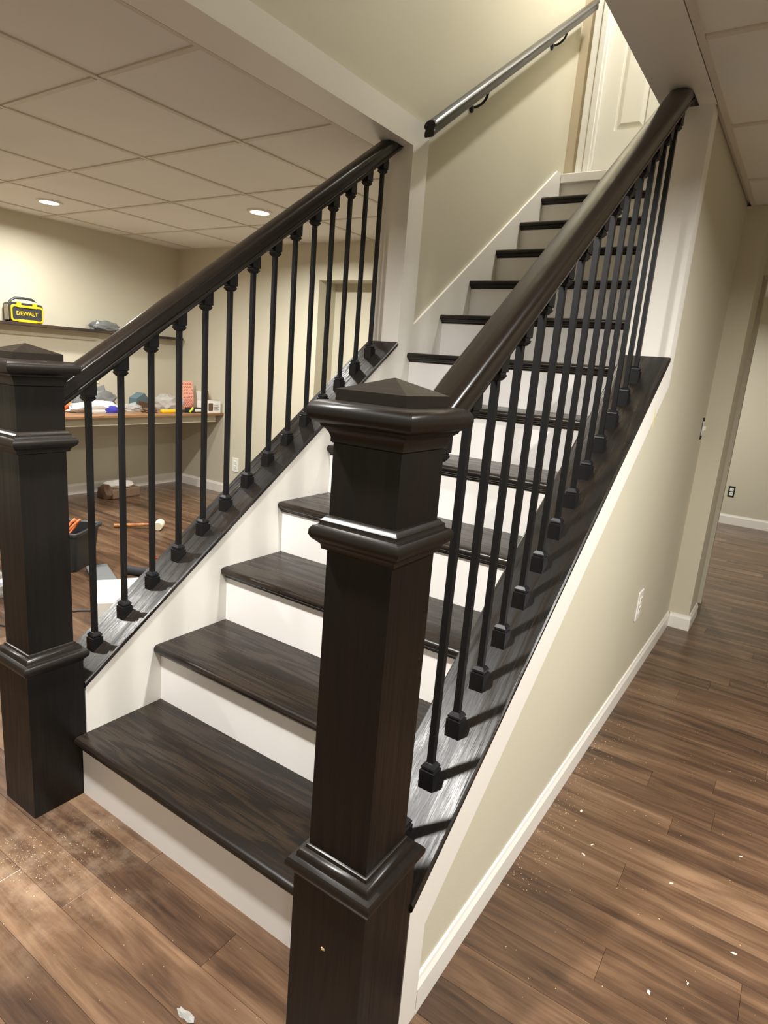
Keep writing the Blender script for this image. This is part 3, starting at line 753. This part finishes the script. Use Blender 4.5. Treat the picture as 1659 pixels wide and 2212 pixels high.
# ------------------------------------------------------------------ outlets and switches
def outlet(name, loc, rot, label, plate=True, kind='duplex', s=1.1):
    """built in a local frame: wall plane y=0, room towards -y, then turned about z"""
    t = thing(name, loc, label, 'outlet' if kind == 'duplex' else 'switch')
    mt4 = Matrix.Rotation(rot, 4, 'Z') @ Matrix.Scale(s, 4)
    def P_(nm, mb, mat): 
        mb.xf(Matrix.Translation(loc) @ mt4); return obj(nm, mb, mat, t)
    if plate: P_('cover_plate', MB().box(-0.037, 0.037, -0.006, -0.0002, -0.06, 0.06, 0.002), 'plastic_white')
    else: P_('box_opening', MB().box(-0.028, 0.028, -0.0015, -0.0002, -0.052, 0.052), 'dark')
    d = 0.0065 if plate else 0.004
    if kind == 'duplex':
        for s_ in (-1, 1):
            r = P_('receptacle', MB().box(-0.0165, 0.0165, -d - 0.002, -0.0016, s_ * 0.02 - 0.0155, s_ * 0.02 + 0.0155, 0.004), 'plastic_white')
            for q in (-1, 1):
                P_('slot', MB().box(q * 0.0065 - 0.001, q * 0.0065 + 0.001, -d - 0.0024, -d - 0.0019, s_ * 0.02 - 0.001, s_ * 0.02 + 0.008), 'dark')
    else:
        P_('toggle', MB().box(-0.006, 0.006, -d - 0.012, -0.0016, -0.010, 0.012, 0.002), 'plastic_white')
        P_('yoke', MB().box(-0.016, 0.016, -d, -0.0016, -0.034, 0.034), 'plastic_white')
    return t
outlet('wall_outlet', (-2.823, YB, 0.30), 0, 'white duplex outlet low on the back wall of the desk room')
outlet('wall_outlet', (XL, 2.335, 1.045), math.pi / 2, 'white duplex outlet above the desk behind the handrail')
outlet('wall_outlet', (XO, 1.878, 0.405), math.pi / 2, 'white duplex outlet low on the beige stair wall')
outlet('wall_outlet', (1.076, 6.44, 0.34), 0, 'uncovered outlet with dark gap around it on the far wall', plate=False)
outlet('wall_switch', (XO, 2.81, 1.14), math.pi / 2, 'uncovered light switch in a dark box on the beige stair wall', plate=False, kind='switch')
# yellow crayon mark on the trim band
ym = MB().blob((XO + 0.0122, 1.45, 1.225), (0.0004, 0.006, 0.035), 0.4, 2.5, 4, 2, False)
tag(obj('yellow_mark', ym, 'yellow_mark'), 'small yellow crayon mark on the white raking trim', 'mark')

# ------------------------------------------------------------------ things on the desk room floor
# black tote with orange cord
t = thing('storage_tote', (-2.0, 0.98, 0), 'black plastic tote holding an orange cord on the floor', 'tote')
TM = Matrix.Translation((-1.99, 1.05, 0)) @ Matrix.Rotation(math.radians(31), 4, 'Z')
def rr2(hx, hy, z, r=0.03, n=4):
    return [(px_, py_, z) for px_, py_ in [(a, b) for a, b in rrect(-hx, hx, -hy, hy, r, n=n)]]
tub = MB().rings([rr2(0.15, 0.125, 0.001), rr2(0.172, 0.147, 0.24), rr2(0.165, 0.14, 0.24), rr2(0.145, 0.12, 0.012)]).xf(TM)
obj('tub', tub, 'black_plastic', t)
obj('rim', MB().rings([rr2(0.1722, 0.1472, 0.226), rr2(0.186, 0.161, 0.228), rr2(0.186, 0.161, 0.244), rr2(0.18, 0.155, 0.248), rr2(0.163, 0.138, 0.2415)], close=False).xf(TM), 'black_plastic', t)
pts = []
for k in range(60):
    a = k * 0.33
    pts.append((-1.875 + 0.03 * math.cos(a) + 0.02 * math.sin(k * .11), 1.03 + 0.06 * math.sin(a) * 0.8 + 0.02 * math.sin(k * 0.07), 0.255 + 0.05 * math.sin(a * 0.97 + 1)))
tag(obj('extension_cord', MB().tube(pts, 0.0065, 7), 'orange', smooth=True), 'orange extension cord coiled in the black tote', 'cord')
# mallet
t = thing('mallet', (-2.35, 1.90, 0), 'white rubber mallet with wooden handle lying on the floor', 'mallet')
MM = Matrix.Translation((-2.285, 1.965, 0.034)) @ Matrix.Rotation(math.atan2(0.165, 0.18), 4, 'Z')
obj('head', MB().lathe([(0.0, -0.055), (0.030, -0.055), (0.0335, -0.050), (0.0335, 0.050), (0.030, 0.055), (0, 0.055)], n=20).xf(MM @ Matrix.Rotation(math.pi / 2, 4, 'X')), 'chip', t, smooth=True)
obj('handle', MB().tube([(-0.031, 0, 0), (-0.12, 0, -0.004), (-0.22, 0, -0.012), (-0.32, 0, -0.018)], [0.011, 0.0125, 0.014, 0.0145], 10).xf(MM), 'handle_wood', t, smooth=True)
# folded grey knee mats
t = thing('knee_pad', (-1.6, 1.09, 0), 'grey foam pad with dark underside beside the black tote', 'pad')
KM = Matrix.Translation((-1.61, 1.075, 0)) @ Matrix.Rotation(math.radians(-22), 4, 'Z')
obj('pad_top', MB().box(-0.17, 0.17, -0.06, 0.06, 0.018, 0.034, 0.005).xf(KM), 'grey_foam', t)
obj('pad_underside', MB().box(-0.168, 0.168, -0.058, 0.058, 0.0, 0.0178, 0.004).xf(KM), 'dark_foam', t)
tag(obj('foam_tube', MB().tube([(-1.60, 1.225, 0.026), (-1.52, 1.255, 0.026), (-1.42, 1.33, 0.026), (-1.33, 1.42, 0.026)], 0.026, 10), 'dark_foam', smooth=True), 'dark grey foam tube on the floor behind the white carton', 'tube')
# white carton
t = thing('flat_carton', (-1.17, 0.93, 0), 'white carton lying on the floor beside the knee wall', 'box')
WM = Matrix.Translation((-1.17, 0.91, 0)) @ Matrix.Rotation(math.radians(-36), 4, 'Z')
obj('carton', MB().box(-0.17, 0.17, -0.13, 0.13, 0.0, 0.095, 0.002).xf(WM), 'white_card', t)
obj('lid_flap', MB().box(-0.17, 0.17, 0.0, 0.12, 0.0, 0.002).xf(WM @ Matrix.Translation((0, 0.005, 0.0955)) @ Matrix.Rotation(math.radians(2), 4, 'X')), 'white_card', t)
obj('print_mark', MB().box(0.05, 0.08, 0.07, 0.078, 0.0, 0.0005).xf(WM @ Matrix.Translation((0, 0.005, 0.1005))), 'grey_print', t)
# brown box with paper roll
t = thing('paper_sack', (-3.38, 2.38, 0), 'torn brown paper sack with white paper on top against the wall', 'sack')
SM = Matrix.Translation((-3.42, 2.38, 0)) @ Matrix.Rotation(math.radians(4), 4, 'Z')
obj('sack', MB().box(-0.11, 0.11, -0.14, 0.15, 0.0, 0.085, 0.012).xf(SM), 'cardboard', t)
obj('torn_flap', MB().blob((0.02, -0.15, 0.0), (0.09, 0.035, 0.08), 0.4, 3, 21, 2).xf(SM), 'brown', t)
obj('white_sheet', MB().blob((0.0, 0.0, 0.0855), (0.10, 0.13, 0.035), 0.25, 2, 22, 3).xf(SM), 'white_card', t)
# cables, bags at the edge of the view
tag(obj('power_cable', MB().tube([(-1.75, 0.30, 0.005), (-1.45, 0.36, 0.005), (-1.30, 0.42, 0.005), (-1.25, 0.55, 0.005), (-1.30, 0.66, 0.005), (-1.27, 0.73, 0.005), (-1.22, 0.79, 0.005), (-1.16, 0.84, 0.005)], 0.0045, 7), 'black_plastic', smooth=True), 'thin black cable on the floor running to the white carton', 'cable')
tag(obj('trash_bag', MB().blob((-2.72, 0.92, 0), (0.22, 0.2, 0.2), 0.35, 2.0, 31), 'black_bag'), 'black trash bag on the floor beyond the tote', 'bag')
bg = tag(obj('plastic_bag', MB().blob((-1.78, 0.50, 0), (0.14, 0.12, 0.10), 0.4, 2.4, 33), 'clear_bag'), 'clear plastic bag with blue print on the floor', 'bag')
obj('blue_print', MB().blob((-1.72, 0.53, 0.08), (0.05, 0.045, 0.02), 0.3, 2, 34, 2, False), 'blue', bg)
tag(obj('red_clip', MB().tube([(-1.70, 1.49, 0.006), (-1.68, 1.50, 0.02), (-1.665, 1.52, 0.006)], 0.006, 7), 'red'), 'small red clip on the floor behind the railing', 'clip')
tag(obj('plastic_scrap', MB().blob((0.776, -0.246, 0), (0.022, 0.008, 0.004), 0.6, 3, 41, 2), 'clear_bag'), 'small clear plastic scrap on the floor below the bottom stair', 'scrap')

# ------------------------------------------------------------------ sawdust and chips on the floor
rs_ = random.Random(11)
def chips(n, gen, smin, smax):
    mb = MB()
    for _ in range(n):
        x, y_ = gen(); s = rs_.uniform(smin, smax); a = rs_.uniform(0, 6.3); e = rs_.uniform(0.4, 1.0); h = s * rs_.uniform(0.2, 0.5)
        c, s2 = math.cos(a), math.sin(a)
        q = [(-s, -s * e * 0.5), (s * 0.6, -s * e * 0.6), (s, s * e * 0.4), (-s * 0.5, s * e * 0.6)]
        bt = [(x + c * u - s2 * v, y_ + s2 * u + c * v, 0.0002) for u, v in q]
        mb.add(bt + [(x, y_, h)], [(3, 2, 1, 0), (0, 1, 4), (1, 2, 4), (2, 3, 4), (3, 0, 4)])
    return mb
def cl(cx, cy, sx, sy): return lambda: (rs_.gauss(cx, sx), rs_.gauss(cy, sy))
mb = chips(230, cl(0.13, -0.23, 0.06, 0.045), 0.0004, 0.0019)
q = chips(110, cl(0.20, -0.11, 0.07, 0.05), 0.0004, 0.0015); mb.add(q.v, q.f)
q = chips(90, lambda: (rs_.uniform(0.1, 1.0), rs_.uniform(-0.45, -0.05)), 0.0004, 0.0014); mb.add(q.v, q.f)
o = tag(obj('sawdust', mb, 'sawdust'), 'scattered pale sawdust on the floor by the bottom stair', 'sawdust'); o['kind'] = 'stuff'
mb = chips(260, lambda: (1.16 + abs(rs_.gauss(0, 0.05)), rs_.uniform(0.5, 1.6)), 0.0006, 0.0022)
q = chips(200, lambda: (rs_.uniform(1.17, 2.0), rs_.uniform(0.1, 2.0)), 0.0006, 0.0022); mb.add(q.v, q.f)
o = tag(obj('sawdust', mb, 'sawdust'), 'scattered pale sawdust along the baseboard of the beige stair wall', 'sawdust'); o['kind'] = 'stuff'
mb = MB()
for x, y_ in ((1.311, 0.802), (1.302, 0.747), (1.532, 0.798), (1.682, 1.046), (1.24, 0.93), (1.62, 0.5), (1.55, 0.42), (1.70, 0.66)):
    qq = chips(1, lambda: (x, y_), 0.005, 0.0075); mb.add(qq.v, qq.f)
o = tag(obj('wood_chips', mb, 'chip'), 'larger white chips scattered over the floor beside the beige wall', 'chips'); o['kind'] = 'stuff'
